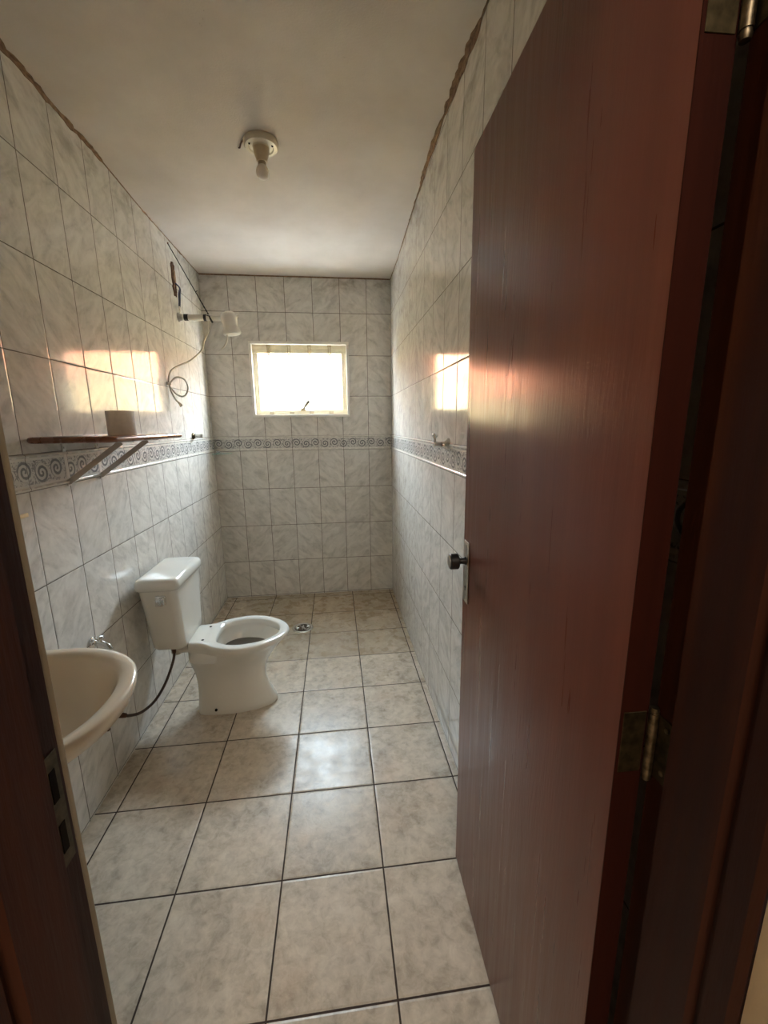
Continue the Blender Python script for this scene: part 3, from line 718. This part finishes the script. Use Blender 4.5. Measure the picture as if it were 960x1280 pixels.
# ------------------------------------------------------------------ floor drain
dr = tag(empty('floor_drain', (.655, -.615, 0)), 'round metal floor drain with an openable cover near the toilet', 'drain')
b = B(); N = 40
pr = [(.056, .0005), (.072, .0005), (.0725, .003), (.070, .0045), (.060, .0045), (.056, .003)]
rr = [[(r*math.cos(2*PI*i/N), r*math.sin(2*PI*i/N), h) for i in range(N)] for r, h in pr]
loft(b, rr+[rr[0]], True, False, False); bmesh.ops.remove_doubles(b, verts=b.verts, dist=1e-6); finish('drain_rim', b, M_STEEL, dr)
b = B(); lathe(b, [(.0001, .0004), (.057, .0004), (.057, .0012), (.0001, .0012)], 'z', 32); finish('drain_well', b, plain('drain_grime', lin((72, 62, 50)), .7, 0, .4, 90), dr)
for s in (0, PI):
    b = B(); th = [(.018*math.cos(a)+.0, .018*math.sin(a)) for a in []]
    arc = [Vector((.047*math.cos(s+a), .047*math.sin(s+a), .0034)) for a in [(-.9+1.8*i/12) for i in range(13)]]
    tube(b, arc, .0052, 8)
    tube(b, spline([(.047*math.cos(s-.9), .047*math.sin(s-.9), .0034), (.020*math.cos(s-.9), .020*math.sin(s-.9), .0036), (.010*math.cos(s+1.2), .010*math.sin(s+1.2), .0036), (.030*math.cos(s+1.5), .030*math.sin(s+1.5), .0034)], 6), .0048, 8)
    tube(b, [(.026*math.cos(s+.2), .026*math.sin(s+.2), .0034), (.047*math.cos(s+.25), .047*math.sin(s+.25), .0034)], .005, 8)
    finish('drain_blade', b, M_STEEL, dr)
b = B(); lathe(b, [(.0001, .001), (.009, .001), (.009, .008), (.007, .0095), (.0001, .010)], 'z', 18); finish('drain_knob', b, M_CHROME, dr)

# ------------------------------------------------------------------ light
w = bpy.data.worlds.new('sky'); SC.world = w; w.use_nodes = True
nt = w.node_tree; nt.nodes.clear()
bg = nt.nodes.new('ShaderNodeBackground'); wo = nt.nodes.new('ShaderNodeOutputWorld'); nt.links.new(bg.outputs[0], wo.inputs[0])
tc = nt.nodes.new('ShaderNodeTexCoord'); sx = nt.nodes.new('ShaderNodeSeparateXYZ'); nt.links.new(tc.outputs['Generated'], sx.inputs[0])
rp = nt.nodes.new('ShaderNodeValToRGB'); nt.links.new(sx.outputs[2], rp.inputs[0])
e = rp.color_ramp.elements; e[0].position = 0.0; e[0].color = (.95, .97, 1, 1); e[1].position = .7; e[1].color = (.68, .83, 1, 1)
nt.links.new(rp.outputs[0], bg.inputs[0]); bg.inputs[1].default_value = 75.0

def light(kind, name, loc, **k):
    l = bpy.data.lights.new(name, kind); o = bpy.data.objects.new(name, l); COL.objects.link(o); o.location = loc
    for a, v in k.items(): setattr(l, a, v)
    return o
s = light('SUN', 'sun', (0, -4, 6), energy=22.0, angle=.01, color=(1, .93, .8))
s.rotation_euler = (Vector((.25, .75, -.9))).to_track_quat('-Z', 'Y').to_euler()
p = light('AREA', 'window_portal', ((WX0+WX1)/2, .145, (WZ0+WZ1)/2), shape='RECTANGLE', size=WX1-WX0-.05, size_y=WZ1-WZ0-.05)
p.rotation_euler = (-PI/2, 0, 0); p.data.cycles.is_portal = True
h = light('AREA', 'hall_fill', (1.08, -4.25, 2.50), shape='DISK', size=1.0, energy=12, color=(1, .88, .74))  # fill light added in the unseen hall to lift the front of the room

# ------------------------------------------------------------------ camera
cam = bpy.data.cameras.new('camera'); co = bpy.data.objects.new('camera', cam); COL.objects.link(co)
yaw, pitch, roll = -.114504, -.204834, -.010525
fwd = Vector((-math.sin(yaw)*math.cos(pitch), math.cos(yaw)*math.cos(pitch), math.sin(pitch)))
right = Vector((math.cos(yaw), math.sin(yaw), 0)); up = right.cross(fwd)
r2 = right*math.cos(roll)+up*math.sin(roll); u2 = up*math.cos(roll)-right*math.sin(roll)
M = Matrix((r2, u2, -fwd)).transposed().to_4x4(); M.translation = (.92079, -3.37483, 1.38922)
co.matrix_world = M
cam.sensor_fit = 'VERTICAL'; cam.sensor_height = 36; cam.lens = 522.07*36/1280; cam.clip_start = .02; cam.clip_end = 60
SC.camera = co

SC.view_settings.view_transform = 'Standard'; SC.view_settings.look = 'None'
SC.view_settings.exposure = 1.27; SC.view_settings.gamma = 1; SC.view_settings.use_curve_mapping = False
SC.cycles.max_bounces = 14; SC.cycles.diffuse_bounces = 8; SC.cycles.glossy_bounces = 6; SC.cycles.transparent_max_bounces = 8
SC.cycles.sample_clamp_indirect = 8
